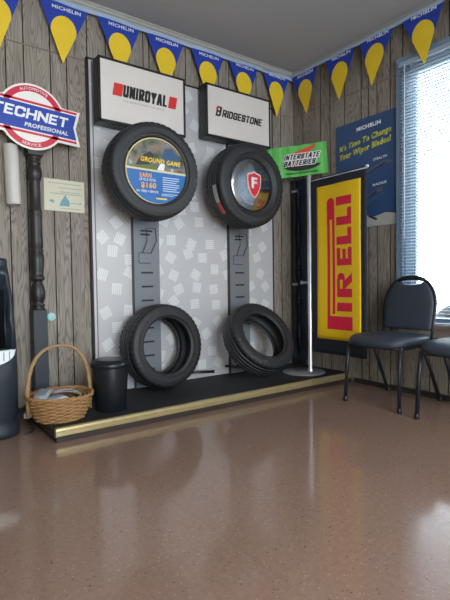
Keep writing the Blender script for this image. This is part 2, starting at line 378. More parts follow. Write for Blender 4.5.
# window: frame, glass and sill
WF = mat('blue_grey_window_frame', rgb(118, 142, 166), 0.4, var=0.05)
y0, y1, z0, z1 = WIN
b = MB()
b.box(-0.022, 0.0, y1 - .0, y1 + .05, z0, z1 + .05).box(-0.022, 0.0, y0 - .05, y0, z0, z1 + .05).box(-0.022, 0, y0, y1, z1, z1 + .05)   # casing on the wall
b.box(0, .1, y1 - .012, y1, z0, z1).box(0, .1, y0, y0 + .012, z0, z1).box(0, .1, y0, y1, z1 - .012, z1)                              # reveals
b.box(.05, .09, y1 - .055, y1 - .012, z0, z1).box(.05, .09, y0 + .012, y0 + .055, z0, z1).box(.05, .09, y0, y1, z1 - .055, z1 - .012).box(.05, .09, y0, y1, z0, z0 + .04)
wo = b.build('window_1', WF, bevel=0.002); tag(wo, kind='structure')
GL = bpy.data.materials.new('window_glass'); GL.use_nodes = True; nt = GL.node_tree; P = nt.nodes['Principled BSDF']
tr = nt.nodes.new('ShaderNodeBsdfTransparent'); gs = nt.nodes.new('ShaderNodeBsdfGlossy'); gs.inputs['Roughness'].default_value = 0.03
fr = nt.nodes.new('ShaderNodeFresnel'); fr.inputs[0].default_value = 1.45; mx = nt.nodes.new('ShaderNodeMixShader')
nt.links.new(fr.outputs[0], mx.inputs[0]); nt.links.new(tr.outputs[0], mx.inputs[1]); nt.links.new(gs.outputs[0], mx.inputs[2])
nt.links.new(mx.outputs[0], nt.nodes['Material Output'].inputs[0])
b = MB(); b.box(.068, .072, y0 + .05, y1 - .05, z0 + .03, z1 - .05); b.build('window_pane', GL, wo)
b = MB(); b.box(-0.05, .1, y0 - .06, y1 + .05, z0 - .025, z0).box(-0.02, 0, y0 - .05, y1 + .04, z0 - .085, z0 - .025)
b.build('window_sill', mat('pale_sill', rgb(176, 164, 156), 0.4, var=0.06, scale=20), wo, bevel=0.004)

# ------------------------------------------------------------------ outside the window
CONC = mat('pale_concrete', rgb(200, 198, 192), 0.9, var=0.1, scale=3)
b = MB(); b.box(0.15, 60, -40, 40, -0.05, 0.03); tag(b.build('ground_outside', CONC), kind='structure')

# ================================================================== things
# ---- platform
RUBM = mat('black_ribbed_mat', rgb(30, 31, 34), 0.75, var=0.25, scale=60, bump=0.5, bscale=200)
plat = thing('display_platform', 'low black matted platform with gold front edging under the tire display', 'platform', (-1.145, -0.31, 0))
PX0, PX1, PY0 = -2.285, -0.004, -0.63
lx = 1.145
b = MB(); b.box(PX0 + lx, PX1 + lx, PY0 + .31 + .012, .306, 0, 0.062); b.build('deck', mat('dark_deck', rgb(40, 34, 30), 0.7), plat)
b = MB(); b.box(PX0 + lx + .01, PX1 + lx, PY0 + .31 + .02, .306, 0.062, 0.07); b.build('rubber_mat', RUBM, plat)
GOLD = mat('gold_edging', rgb(200, 184, 138), 0.30, 0.7, var=0.12, scale=30)
b = S(); pr = [(0.02, 0.071), (0.012, 0.0735), (0.0, 0.0735), (-0.006, 0.069), (-0.008, 0.058), (-0.005, 0.056), (-0.008, 0.053), (-0.008, 0.032), (-0.003, 0.028), (0.012, 0.028)]
b.smooth = False; b.rings([[(x, PY0 + .31 + .012 + a, z) for a, z in pr] for x in (PX0 + lx, PX1 + lx)]); b.build('gold_nosing', GOLD, plat)
b = MB(); b.box(PX0 + lx + .001, PX1 + lx, PY0 + .31 + .006, PY0 + .31 + .014, 0, 0.028); b.build('kick_strip', mat('dark_wood_strip', rgb(46, 34, 26), 0.6), plat)
b = MB(); b.box(PX0 + lx - .008, PX0 + lx + .002, PY0 + .31 + .01, .30, 0.03, 0.072); b.build('side_edging', mat('dark_edging', rgb(60, 52, 40), 0.5), plat)

# ---- display board with two slotted rails
board = thing('tire_display_board', 'silver grey laminate board with hatched squares and two slotted rails behind the tires', 'display board', (-1.07, 0, 0.07))
BX0, BX1, BT = -1.862 + 1.07, -0.272 + 1.07, 2.245 - .07
SILV = mat('silver_laminate', rgb(204, 202, 204), 0.30, 0.25, var=0.04, scale=5)
HATCH = mat('pale_hatch_print', rgb(230, 230, 230), 0.34, 0.15, var=0.02)
b = MB(); b.box(BX0 + .012, BX1 - .012, -.030, -.004, 0.004, BT - .012)
b.m(1); random.seed(21)
k = 0; zc = 0.09
while zc < BT - .05:
    uc = BX0 + .07 + (0.085 if k % 2 else 0) + random.uniform(-.02, .02)
    while uc < BX1 - .05:
        cu, cv = uc + random.uniform(-.018, .018), zc + random.uniform(-.03, .03); an = random.choice([-.5, .45, 1.15, -1.2, .05, 1.5, -.9]) + random.uniform(-.1, .1)
        for s_ in range(5):
            d = (s_ - 2) * 0.0145
            q = [(-.038, d - .0052), (.038, d - .0052), (.038, d + .0052), (-.038, d + .0052)]
            pts = [(cu + a * math.cos(an) - c * math.sin(an), cv + a * math.sin(an) + c * math.cos(an)) for a, c in q]
            if min(p[0] for p in pts) > BX0 + .014 and max(p[0] for p in pts) < BX1 - .014: b.art(pts, .0298, .0304)
        uc += random.choice((.135, .165, .19))
    zc += 0.118; k += 1
b.build('panel', [SILV, HATCH], board)
b = MB(); b.box(BX0, BX0 + .012, -.034, -.002, 0, BT).box(BX1 - .012, BX1, -.034, -.002, 0, BT).box(BX0, BX1, -.034, -.002, BT - .012, BT)
b.build('black_edge_trim', BLACKF, board)
b = MB(); b.box(BX0 + .03, BX0 + .036, -.033, -.029, 0.01, BT - .02); b.build('seam_strip', mat('grey_seam', rgb(120, 120, 120), .4, .5), board)
for rc in (-1.475 + 1.07, -0.66 + 1.07):
    b = MB(); b.box(rc - .098, rc + .098, -.055, -.030, 0.005, BT - .03); b.m(1)
    b.box(rc - .104, rc - .098, -.057, -.030, 0.005, BT - .03)
    z = 0.12
    while z < BT - .2:
        if not (0.80 < z < 1.03): b.box(rc - .045, rc + .045, -.0565, -.0545, z, z + .012)
        z += 0.096
    b.box(rc - .045, rc + .025, -.0565, -.0545, 1.055, 1.067)
    rail = b.build('slotted_rail', [STEEL, BLACKF], board)
    b = MB()   # bent wire hook
    wz = .07
    b.tube([(rc - .04, -.070, 1.00 - wz), (rc - .005, -.075, 1.088 - wz), (rc - .005, -.062, 1.175 - wz), (rc + .067, -.062, 1.175 - wz), (rc + .067, -.075, 1.088 - wz), (rc + .025, -.070, 1.00 - wz)], .0028, 6)
    b.tube([(rc + .02, -.060, 1.004 - wz), (rc - .062, -.060, 1.004 - wz), (rc - .062, -.060, .934 - wz), (rc + .025, -.060, .934 - wz)], .0024, 6)
    b.build('wire_hook', BLACKF, rail)
PEGM = mat('dark_peg_steel', rgb(58, 58, 60), 0.35, 0.8)
for p0, p1 in (((-1.40, -.058), (-1.566, -.20)), ((-1.22, -.032), (-.995, -.14)), ((-.80, -.032), (-.70, -.11)), ((-.52, -.032), (-.42, -.16))):
    b = S(); A_ = Vector((p0[0] + 1.07, p0[1], .065)); B_ = Vector((p1[0] + 1.07, p1[1], .062))
    b.tube([A_, A_.lerp(B_, .5), B_], .0105, 12); pg = b.build('peg', PEGM, board)
    b = S(); b.tube([B_, B_ + (B_ - A_).normalized() * .012], .013, 12); b.build('peg_cap', BLACKP, pg)

# ---- light box signs
def box_sign(label, X0, X1, z0, z1):
    cx, cz = (X0 + X1) / 2, (z0 + z1) / 2; w, h = (X1 - X0) / 2, (z1 - z0) / 2; fr = .014
    t = thing('light_box_sign', label, 'sign', (cx, 0, cz))
    b = MB(); b.box(-w, w, -.138, -.0575, -h, h); b.build('housing', BLACKF, t, bevel=.003)
    b = MB(); b.box(-w, -w + fr, -.152, -.138, -h, h).box(w - fr, w, -.152, -.138, -h, h).box(-w, w, -.152, -.138, -h, -h + fr * 1.2).box(-w, w, -.152, -.138, h - fr, h)
    b.build('frame', BLACKF, t, bevel=.002)
    b = MB(); b.box(-w + fr, w - fr, -.146, -.138, -h + fr, h - fr); f = b.build('face_panel', SIGNW, t)
    return t, f
t, f = box_sign('white tire brand sign in black box frame with UNIROYAL between red blocks', -1.832, -1.200, 1.815, 2.22)
H0 = .1465
block('UNIROYAL', 0.012, .018, .322, .078, .0165, .0135, INK, f, H0, shear=.12, gap=.30)
for q_ in ([(-.225, -.022), (-.16, -.022), (-.145, .058), (-.21, .058)], [(.178, -.022), (.238, -.022), (.253, .058), (.193, .058)]):
    b = MB(); b.art(q_, H0 - .0008, H0 + .0006); b.build('red_block', REDI, f)
text('FOR EVERYTHING YOU VALUE', 0, -.045, .30, .012, GREYI, f, H0, bold=0)
t, f = box_sign('white tire brand sign in black box frame reading BRIDGESTONE', -1.022, -0.400, 1.862, 2.245)
block('B', -.196, .006, .046, .074, .015, .0125, INK, f, H0, shear=.25)
block('RIDGESTONE', .030, -.002, .385, .056, .0125, .0105, INK, f, H0, shear=.25, gap=.32)
b = MB(); b.art([(-.225, .016), (-.205, .014), (-.196, .040), (-.212, .040)], H0 - .0005, H0 + .0012); b.build('red_wedge', REDI, f)

# ---- tires
def tire(label, R, w, rim, loc, rot, group, seg=96, blocks=True):
    t = thing('tire', label, 'tire', loc, rot, group)
    hw = w / 2; gd = .007
    # tread: circumferential grooves and shoulder blocks
    ys = []; ribs = 5; tw = w * .80
    for i in range(ribs):
        a = -tw / 2 + tw * i / ribs; c = a + tw / ribs
        g = .0045
        ys += [(a + g, 0), (c - g, 0)] + ([(c - g, 1), (c + g, 1)] if i < ribs - 1 else [])
    def crownr(y): return R - .010 * (2 * y / tw) ** 2
    rs = []
    prof = [(-hw * .985, -.045, 2), (-hw * .95, -.026, 2), (-hw * .90, -.016, 2)] + [(y, 0, gk) for y, gk in ys] + [(hw * .90, -.016, 2), (hw * .95, -.026, 2), (hw * .985, -.045, 2)]
    for y, dr, gk in prof:
        ring = []
        for i in range(seg * 2):
            a = PI * i / seg
            r = crownr(y) - (gd if gk == 1 else 0) if gk != 2 else R + dr
            notch = (i % 4 == 0)
            if notch and gk == 2 and dr > -.04: r -= .006
            if notch and gk == 0 and abs(y) > tw * .3: r -= .005
            ring.append((r * math.cos(a), y, r * math.sin(a)))
        rs.append(ring)
    b = S(); b.rings(rs, True, False); b.smooth = False; tr = b.build('tread', RUBBER, t)
    b = S()
    side = [(R - .045, hw * .985), (R - .052, hw * 1.0), (R - .056, hw * .99), (R - .075, hw * 1.0), (R - .080, hw * 1.012), (R - .083, hw * 1.0), (rim + (R - rim) * .42, hw * .985), (rim + (R - rim) * .30, hw * .95),
            (rim + .024, hw * .90), (rim + .020, hw * .87), (rim + .010, hw * .85), (rim + .003, hw * .82), (rim, hw * .77), (rim + .002, hw * .70), (rim + .012, hw * .66), (rim + .03, hw * .80), (R - .06, hw * .90), (R - .03, hw * .7), (R - .022, 0)]
    prof = side + [(r, -y) for r, y in side[::-1][1:]]
    b.lathe(prof, axis='y', seg=seg, cap=False); b.build('sidewall', RUBBER, t)
    return t
T1X, T2X, T4X = -1.540, -.757, -.695
G1 = 'tires on the display board'
t1 = tire('large upper tire around the blue round savings card, under the sign with red blocks', .309, .20, .208, (T1X, -.268, 1.503), (0, 0, -.07), G1)
t2 = tire('large upper tire around the shiny metal disc, red and white strip on its tread', .311, .20, .190, (T2X, -.262, 1.500), (0, 0, 0), G1)
t3 = tire('small upright lower tire on pegs next to the black trash can', .283, .205, .184, (-1.450, -.195, .371), (math.radians(-6), 0, math.radians(4)), G1)
t4 = tire('small tire leaning steeply back against the lower board beside the chrome pole', .283, .180, .180, (T4X, -.318, .365), (math.radians(-34), 0, math.radians(2)), G1)
# sticker strip on the tread of the second tire
b = MB(); Rr = .3125
for k_, (a0, a1) in enumerate(((3.22, 3.62), (3.62, 3.92))):
    b.m(k_); n = 10
    for i in range(n):
        p, q = a0 + (a1 - a0) * i / n, a0 + (a1 - a0) * (i + 1) / n
        b.add([(r * math.cos(a), y, r * math.sin(a)) for a in (p, q) for y in (-.052, -.012) for r in (Rr - .0045, Rr - .002)], [(0, 1, 3, 2), (4, 6, 7, 5), (0, 4, 5, 1), (2, 3, 7, 6), (0, 2, 6, 4), (1, 5, 7, 3)])
st = b.build('tread_sticker', [mat('pale_sticker', rgb(176, 174, 170), .4), mat('red_sticker', rgb(186, 70, 70), .4)], t2); st['label'] = 'white and red paper strip on the tread'

# round card in first tire
d1 = thing('round_card', 'round printed savings card with yellow title and blue lower half, inside a tire', 'display card', (T1X + .002, -.340, 1.499), (0, 0, -.07)); d1.scale = (.925, 1, .925)
b = MB(); b.art(circ(0, 0, .225, 64), -.004, .004); b.build('rim_ring', mat('cream_ring', rgb(222, 208, 150), .4), d1)
r = .218; a = math.asin(.005 / r)
PHOTO = bpy.data.materials.new('landscape_print'); PHOTO.use_nodes = True; nt = PHOTO.node_tree; P = nt.nodes['Principled BSDF']; P.inputs['Roughness'].default_value = .3
tc = nt.nodes.new('ShaderNodeTexCoord'); n = nt.nodes.new('ShaderNodeTexNoise'); n.inputs['Scale'].default_value = 14; n.inputs['Detail'].default_value = 6
nt.links.new(tc.outputs['Object'], n.inputs['Vector']); cr = nt.nodes.new('ShaderNodeValToRGB'); e = cr.color_ramp.elements
e[0].position = .32; e[0].color = rgb(40, 46, 44); e[1].position = .72; e[1].color = rgb(190, 184, 172)
for pos, c in ((.42, (84, 92, 60)), (.5, (104, 108, 112)), (.58, (150, 120, 84)), (.64, (90, 116, 140))): x = e.new(pos); x.color = rgb(*c)
nt.links.new(n.outputs['Fac'], cr.inputs[0]); nt.links.new(cr.outputs[0], P.inputs['Base Color'])
b = MB(); b.art(circ(0, 0, r, 40, a, PI - a), .003, .0055); b.build('picture_area', PHOTO, d1)
b = MB(); b.art(circ(0, 0, r, 40, -PI - a, a), .003, .0052); b.build('blue_area', mat('card_blue', rgb(46, 104, 170), .3, var=.3, scale=8), d1)
b = MB(); b.art([(-.226, 0), (.226, -.012), (.226, .002), (-.226, .014)], .005, .006); b.build('divider_band', mat('cream_band', rgb(214, 204, 160), .4), d1)
def blob(pts, mt, h=.0062, nm='printed_shape'):
    b = MB(); b.art(pts, .005, h); return b.build(nm, mt, d1)
blob([(-.16, .015), (-.13, .075), (-.09, .105), (-.05, .13), (-.02, .11), (-.03, .07), (-.06, .06), (-.05, .015)], mat('dark_print', rgb(52, 54, 60), .3), .0058)
blob([(.03, .1), (.06, .16), (.11, .165), (.17, .11), (.19, .04), (.12, .03), (.06, .05)], mat('blue_print', rgb(58, 88, 124), .3), .0058)
blob([(-.2, .02), (-.05, .04), (0, .02), (0, .006), (-.2, .012)], mat('grass_print', rgb(104, 118, 60), .3), .0060)
blob([(0, .01), (.03, .06), (.06, .05), (.05, .008)], WHITEI, .0060)
YI = mat('yellow_ink', rgb(245, 205, 50), .4); ORI = mat('orange_ink', rgb(240, 180, 90), .4)
text('GROUND GAME', .03, .068, .30, .034, YI, d1, .0066, bold=.04, shear=.2, rot=-.03)
text('EARN', -.085, -.035, .085, .032, ORI, d1, .0066, bold=.03)
text('UP TO A TOTAL', -.07, -.065, .12, .018, WHITEI, d1, .0066, bold=.02)
text('$160', -.065, -.103, .11, .045, ORI, d1, .0066, bold=.04)
text('ON TIRES + SERVICE', -.075, -.142, .16, .016, WHITEI, d1, .0066, bold=.02)
b = MB()
for i in range(7): b.art(rect(.04, .165 - (.02 if i % 3 == 2 else 0), -.042 - i * .015, -.036 - i * .015), .005, .0062)
for i in range(2): b.art(rect(.03, .15 - .03 * i, -.153 - i * .010, -.149 - i * .010), .005, .0062)
b.build('fine_print', mat('pale_print', rgb(190, 208, 224), .4), d1)
blob(rect(-.01, .07, -.19, -.181), YI)

# metal disc in second tire
d2 = thing('metal_disc', 'shiny conical metal disc with a red shield emblem, inside a tire', 'display disc', (T2X, -.335, 1.502))
b = S(); b.lathe([(.191, .006), (.191, 0), (.184, -.004), (.15, -.010), (.10, -.017), (.05, -.023), (.012, -.026), (.0, -.0265)], axis='y', seg=64, cap=False)
b.build('polished_disc', mat('polished_disc_metal', rgb(176, 180, 186), .16, 1.0, var=.06, scale=6), d2)
def shield(s, cx=0, cz=0):
    return [(cx + s * x, cz + s * y) for x, y in [(0, -.105), (.03, -.075), (.055, -.03), (.065, .03), (.062, .07), (.045, .078), (.022, .082), (0, .094), (-.022, .082), (-.045, .078), (-.062, .07), (-.065, .03), (-.055, -.03), (-.03, -.075)]]
b = MB(); b.art(shield(1.0), .012, .029); b.build('shield_border', mat('pale_pink_ink', rgb(226, 190, 188), .3), d2)
b = MB(); b.art(shield(.88), .02, .030); sh = b.build('red_shield', mat('shield_red', rgb(204, 48, 56), .3), d2)
text('F', 0, .01, .055, .08, WHITEI, sh, .0304, bold=.04, shear=0)

# ---- round sign over the post
TR = (0, math.radians(3.6), 0)
tn = thing('round_banner_sign', 'red white and blue die-cut sign reading TECHNET PROFESSIONAL', 'sign', (-2.222, -.108, 1.770), TR); tn.scale = (.965, 1, .965)
TW = mat('sign_gloss_white', rgb(236, 232, 226), .35, var=.02); TRD = mat('sign_red', rgb(204, 34, 62), .35); TB = mat('sign_blue', rgb(22, 62, 160), .35)
b = MB(); b.smooth = False
rib = [(-.295, -.118), (.295, -.118), (.262, -.01), (.285, .098), (-.285, .098), (-.262, -.01)]
b.art(circ(0, 0, .196, 56), 0, .006).art(rib, 0, .0061); b.build('backing_board', TW, tn)
b = MB()
b.art(band(0, 0, .150, .184, .42, PI - .42), .005, .0075).art(band(0, 0, .150, .184, -PI + .50, -.50), .005, .0075)
b.art([(-.262, .078), (.262, .078), (.268, .092), (-.268, .092)], .005, .0075).art([(-.274, -.104), (.274, -.104), (.268, -.090), (-.268, -.090)], .005, .0075)
b.build('red_bands', TRD, tn)
b = MB(); b.art([(-.268, -.082), (.268, -.082), (.246, -.006), (.262, .070), (-.262, .070), (-.246, -.006)], .005, .0078); bb = b.build('blue_ribbon', TB, tn)
block('TECHNET', -.005, .014, .43, .062, .014, .0125, WHITEI, bb, .0080, shear=.15, gap=.45)
text('PROFESSIONAL', .085, -.052, .26, .026, WHITEI, bb, .0080, bold=.04, shear=.15)
text('AUTOMOTIVE', 0, 0, .17, .018, WHITEI, tn, .0078, bold=.01, arc=(0, 0, .167, False))
text('SERVICE', 0, 0, .11, .018, WHITEI, tn, .0078, bold=.01, arc=(0, 0, .167, True))

# ---- turned wooden post
post = thing('newel_post', 'black turned wooden post standing against the panelling behind the wicker basket', 'post', (-2.207, -.060, .07))
PB = mat('black_stained_wood', rgb(40, 37, 36), .42, var=.2, scale=20)
b = MB(); b.box(-.041, .041, -.044, .044, 0, .575); b.build('square_base', mat('blue_black_paint', rgb(44, 50, 58), .5, var=.1), post, bevel=.004)
b = S()
pf = [(.040, .575), (.040, .583), (.028, .590), (.040, .598), (.040, .604), (.030, .612), (.034, .625), (.042, .65), (.043, .68), (.038, .71), (.028, .735), (.026, .745), (.038, .752), (.041, .762), (.041, .772), (.034, .780),
      (.036, .80), (.041, .86), (.041, .905), (.036, .912), (.036, .918), (.040, .924), (.040, .932), (.035, .938), (.035, .944), (.039, .950), (.036, 1.0), (.035, 1.12), (.037, 1.13), (.037, 1.14), (.033, 1.146), (.038, 1.155), (.038, 1.165),
      (.033, 1.172), (.031, 1.28), (.030, 1.33), (.030, 1.34), (.038, 1.352), (.043, 1.375), (.043, 1.40), (.036, 1.425), (.030, 1.435), (.036, 1.441), (.036, 1.450), (.028, 1.456), (.030, 1.462), (.040, 1.478), (.040, 1.485)]
b.lathe(pf, seg=28); b.build('turned_shaft', PB, post)
b = MB(); b.box(-.044, .044, -.044, .044, 1.485, 1.60); b.build('square_top', PB, post, bevel=.004)

# ---- small items on the left wall
b = S(); b.lathe([(.040, -.172), (.041, -.168), (.041, .168), (.040, .172), (.036, .172), (.036, -.172)], seg=32, cap=False)
b.lathe([(.036, -.165), (0.0005, -.165)], seg=32, cap=False)
o = b.build('cup_tube', mat('translucent_white_plastic', rgb(196, 190, 184), .4, var=.04), loc=(-2.327, -.044, 1.437)); o.rotation_euler = (0, math.radians(-1.5), 0)
tag(o, 'plain white tube fixed upright to the panelling at the left of the black post', 'tube')
nt_ = thing('paper_notice', 'cream paper notice with blue print taped between black post and display board', 'notice', (-2.014, -.004, 1.352), (0, math.radians(.6), 0))
b = MB(); b.box(-.126, .126, -.002, .0015, -.098, .098); b.build('paper_sheet', mat('cream_paper', rgb(214, 210, 186), .45, var=.05, scale=8), nt_)
b = MB()
for v, a, c in ((.072, -.10, .10), (.045, -.04, .11), (.020, -.03, .10), (.008, -.09, .11), (-.045, .03, .10), (-.082, -.03, .10)): b.art(rect(a, c, v, v + .004), .0015, .0026)
b.build('print_lines', mat('faint_print', rgb(160, 166, 158), .6), nt_)
b = MB()
PBP = mat('pale_blue_print', rgb(120, 164, 176), .6)
b.art([(-.035, -.065), (.03, -.065), (.028, -.03), (.014, -.015), (.006, .008), (-.006, -.01), (-.022, -.035)], .0015, .0028); b.build('blue_drawing', PBP, nt_)
for q_ in ([(-.095, -.04), (-.07, -.05), (-.065, -.035), (-.085, -.028)], [(.09, -.045), (.106, -.03), (.1, -.05)]):
    b = MB(); b.art(q_, .0015, .0028); b.build('print_mark', PBP, nt_)
b = S(); b.lathe([(.0, -.004), (.024, -.004), (.0265, -.002), (.0265, .0)], axis='y', seg=32, cap=False)
o = b.build('round_sticker', mat('mint_sticker', rgb(166, 212, 208), .4), loc=(-2.114, -.0005, .594)); tag(o, 'small round pale mint sticker on the panelling above the wicker basket', 'sticker')

# ---- pennant bunting round the top of both walls
PB_ = mat('pennant_blue', rgb(30, 58, 158), .5, var=.08, scale=30); PY_ = mat('pennant_yellow', rgb(232, 196, 40), .5, var=.06)
PBAND = mat('pennant_tape', rgb(160, 180, 206), .5)
def pennants(label, loc, rot, starts, length, w):
    t = thing('pennant_bunting', label, 'bunting', loc, rot, 'blue and yellow pennant bunting')
    for i, (u, dz, sw) in enumerate(starts):
        hh = .365; cx = u + w / 2; b = MB()
        def tri(v): k = (v + hh) / hh; return k * w / 2       # half width at depth v
        tip = cx + sw; y = lambda v: cx + sw * (-v / hh)
        lean = .004 + .002 * (i % 3)
        P3 = lambda uu, v, h: (uu, -h - lean * (-v / hh), v + dz)
        vs = [(cx - w / 2, 0), (cx + w / 2, 0), (y(-.20) + tri(-.20), -.20), (y(-.20) - tri(-.20), -.20)]
        def poly(pts, h0, h1, mi):
            b.m(mi); n = len(pts)
            b.add([P3(a, c, h0) for a, c in pts] + [P3(a, c, h1) for a, c in pts], [tuple(range(n)), tuple(range(2 * n - 1, n - 1, -1))] + [(k, (k + 1) % n, (k + 1) % n + n, k + n) for k in range(n)])
        poly(vs, .006, .0068, 0)
        # lower tip stays yellow below the round field
        poly([(y(-.20) - tri(-.20), -.20), (y(-.20) + tri(-.20), -.20), (tip, -hh)], .006, .0068, 1)
        # yellow round field clipped to the triangle
        cyv, R = -.165, .092
        pts = []
        for k in range(28):
            a = 2 * PI * k / 28; v = cyv + R * math.sin(a); uu = R * math.cos(a) * .86; lim = tri(v)
            uu = max(-lim, min(lim, uu)); pts.append((y(v) + uu, v))
        poly(pts, .0066, .0074, 1)
        p = b.build('pennant', [PB_, PY_], t)
        o = text('MICHELIN', cx + .012, -.030 + dz, w * .58, .022, WHITEI, p, .0076 + lean * .1, bold=.02)
    b = MB()
    if rot[2] == 0: pts = [(-.35, 0, .012), (length, 0, .012)]
    n = 24
    top = [(-.02 + (length + .02) * i / n, .012 + .004 * math.sin(i * 1.7)) for i in range(n + 1)]
    for i in range(n):
        (a, v0), (c, v1) = top[i], top[i + 1]
        b.add([(a, -.0062, v0 - .022), (c, -.0062, v1 - .022), (c, -.0062, v1), (a, -.0062, v0), (a, -.0085, v0 - .022), (c, -.0085, v1 - .022), (c, -.0085, v1), (a, -.0085, v0)],
              [(0, 1, 2, 3), (7, 6, 5, 4), (0, 4, 5, 1), (3, 2, 6, 7)])
    b.build('tape', PBAND, t)
    return t
st = [(x + 2.56, z - 2.53, s) for x, z, s in ((-2.545, 2.515, .02), (-2.148, 2.52, -.02), (-1.787, 2.527, .0), (-1.440, 2.528, .0), (-1.080, 2.528, 0), (-.735, 2.535, 0), (-.385, 2.545, .0))]
pennants('string of blue and yellow triangular pennants along the wall above the tire signs', (-2.56, -.034, 2.53), (0, 0, 0), st, 2.52, .305)
st = [(-y - .03, z - 2.55, s) for y, z, s in ((-.035, 2.552, .03), (-.415, 2.555, -.005), (-.745, 2.56, -.035), (-1.095, 2.56, .02), (-1.44, 2.56, 0))]
pennants('string of blue and yellow triangular pennants along the wall over the window', (-.046, -.03, 2.55), SIDE, st, 1.75, .305)

# ---- green sign across the corner
pA = Vector((-.335, -.060, 1.655)); pB = Vector((-.030, -.425, 1.672)); dv = pB - pA; ang = math.atan2(dv.y, dv.x); Lg = math.hypot(dv.x, dv.y)
gs_ = thing('green_banner_sign', 'bright green sign reading INTERSTATE BATTERIES set across the room corner', 'sign', (pA.x, pA.y, 1.640), (0, -math.radians(3.2), ang))
GR = mat('green_sign_sheet', rgb(92, 184, 84), .38, var=.12, scale=4)
b = S(); n = 16; rs = []
for i in range(n + 1):
    u = Lg * i / n; bow = .012 * math.sin(PI * i / n) + .003 * math.sin(9 * PI * i / n)
    rs.append([(u, bow, 0), (u, bow - .003, 0), (u, bow - .003, .252), (u, bow, .252)])
b.smooth = False; b.rings(rs); gp = b.build('sign_sheet', GR, gs_)
def H_(u): return 0.001
b = MB(); b.art([(.15, .175), (.40, .245), (.34, .185), (.37, .16), (.25, .06), (.16, .10)], .002, .0045); b.build('red_flash', mat('flash_red', rgb(220, 66, 44), .4), gs_)
b = MB(); b.art(circ(.275, .095, .15, 30, -PI + .15, -.15, ry=.052), .003, .0052); b.build('black_arc', INK, gs_)
for mt_, hh_, gr_ in ((WHITEI, .0052, .0055), (INK, .0064, 0)):
    block('INTERSTATE', .275, .158, .285, .042, .0095, .0085, mt_, gs_, hh_, shear=.35, gap=.5, grow=gr_)
    block('BATTERIES', .255, .107, .255, .042, .0095, .0085, mt_, gs_, hh_, shear=.35, gap=.5, grow=gr_)
text('OUTRAGEOUSLY DEPENDABLE', .27, .026, .26, .014, mat('dark_green_ink', rgb(24, 70, 30), .5), gs_, .003, bold=.02)

# ---- dark display rack in the corner
rk = thing('wiper_blade_rack', 'narrow dark blue display rack standing in the corner behind the chrome pole', 'display rack', (-.004, -.012, .07), SIDE)
NV = mat('navy_panel', rgb(40, 50, 66), .45, var=.1)
b = MB(); b.box(.0, .15, -.012, 0, .05, 1.60); b.build('back_panel', NV, rk)
b = MB(); b.box(.0, .045, -.045, -.012, .05, 1.60); b.build('side_channel', mat('rack_black', rgb(38, 42, 50), .5), rk, bevel=.004)
for i in range(5):
    z0_ = .10 + i * .30
    b = S(); b.tube([(.075, -.022, z0_), (.078, -.03, z0_ + .07), (.078, -.033, z0_ + .14), (.078, -.03, z0_ + .21), (.075, -.022, z0_ + .28)], [.006, .009, .012, .009, .006], 8)
    b.box(.062, .094, -.045, -.028, z0_ + .12, z0_ + .16); b.build('wiper_blade', BLACKP, rk)
for z_ in (.70, 1.50):
    b = MB(); b.box(.03, .09, -.062, -.054, z_ - .012, z_ + .012); lb = b.build('label_tab', mat('tab_grey', rgb(120, 128, 138), .5), rk)
    text('Blades', .06, z_, .05, .016, WHITEI, lb, .0625, bold=.02)
b = MB(); b.box(.01, .14, -.05, 0, 0, .05); b.build('foot', BLACKF, rk, bevel=.004)

# ---- poster on the window wall
po = thing('wall_poster', 'blue poster about changing wiper blades, beside the window', 'poster', (-.002, -.758, 1.60), SIDE)
PW, PH = .27, .408
PBL = mat('poster_blue', rgb(52, 80, 124), .42, var=.10, scale=4)
b = MB(); b.box(-PW, PW, -.004, 0, -PH, PH); b.build('poster_sheet', PBL, po)
PYI = mat('poster_yellow', rgb(196, 196, 70), .5)
text('MICHELIN', .035, .342, .215, .030, WHITEI, po, .0042, bold=.05, rot=.02)
text("It's Time To Change", -.005, .245, .47, .058, PYI, po, .0042, bold=.045, shear=.25, rot=.105)
text('Your Wiper Blades!', -.005, .178, .47, .060, PYI, po, .0042, bold=.045, shear=.25, rot=.105)
text('STEALTH', .135, .085, .12, .018, WHITEI, po, .0042, bold=.02, shear=.2, rot=.06)
text('RADIUS', .13, -.10, .12, .018, WHITEI, po, .0042, bold=.02, shear=.2, rot=.06)
WG = mat('wiper_grey_print', rgb(92, 96, 108), .5); WD = mat('wiper_dark_print', rgb(44, 50, 62), .5)
b = MB()
b.art([(-.06, -.045), (-.05, -.02), (.17, .06), (.23, .055), (.235, .035), (.16, .03)], .0035, .0048).m(1).art([(-.05, -.042), (-.045, -.032), (.17, .047), (.2, .045)], .0045, .0054)
b.m(0).art([(-.05, -.24), (-.04, -.215), (.1, -.13), (.16, -.125), (.15, -.16), (.08, -.165)], .0035, .0048).m(1).art([(-.045, -.236), (-.04, -.226), (.1, -.145), (.11, -.155)], .0045, .0054)
b.m(0).art([(-.05, -.27), (-.045, -.26), (.16, -.165), (.16, -.175)], .0035, .0048)
b.build('wiper_picture', [WG, WD], po)
b = MB(); b.art([(-.04, -PH + .002), (PW - .002, -PH + .002), (PW - .002, -.33), (.18, -.315), (.09, -.335), (.02, -.32), (-.03, -.345)], .0035, .0046); b.build('pale_lower_area', mat('poster_pale', rgb(176, 176, 172), .5, var=.12, scale=20), po)
b = MB(); b.art([(.03, -.33), (.10, -.365), (.115, -.355), (.045, -.318)], .0044, .0054); b.build('dark_blade_print', WD, po)

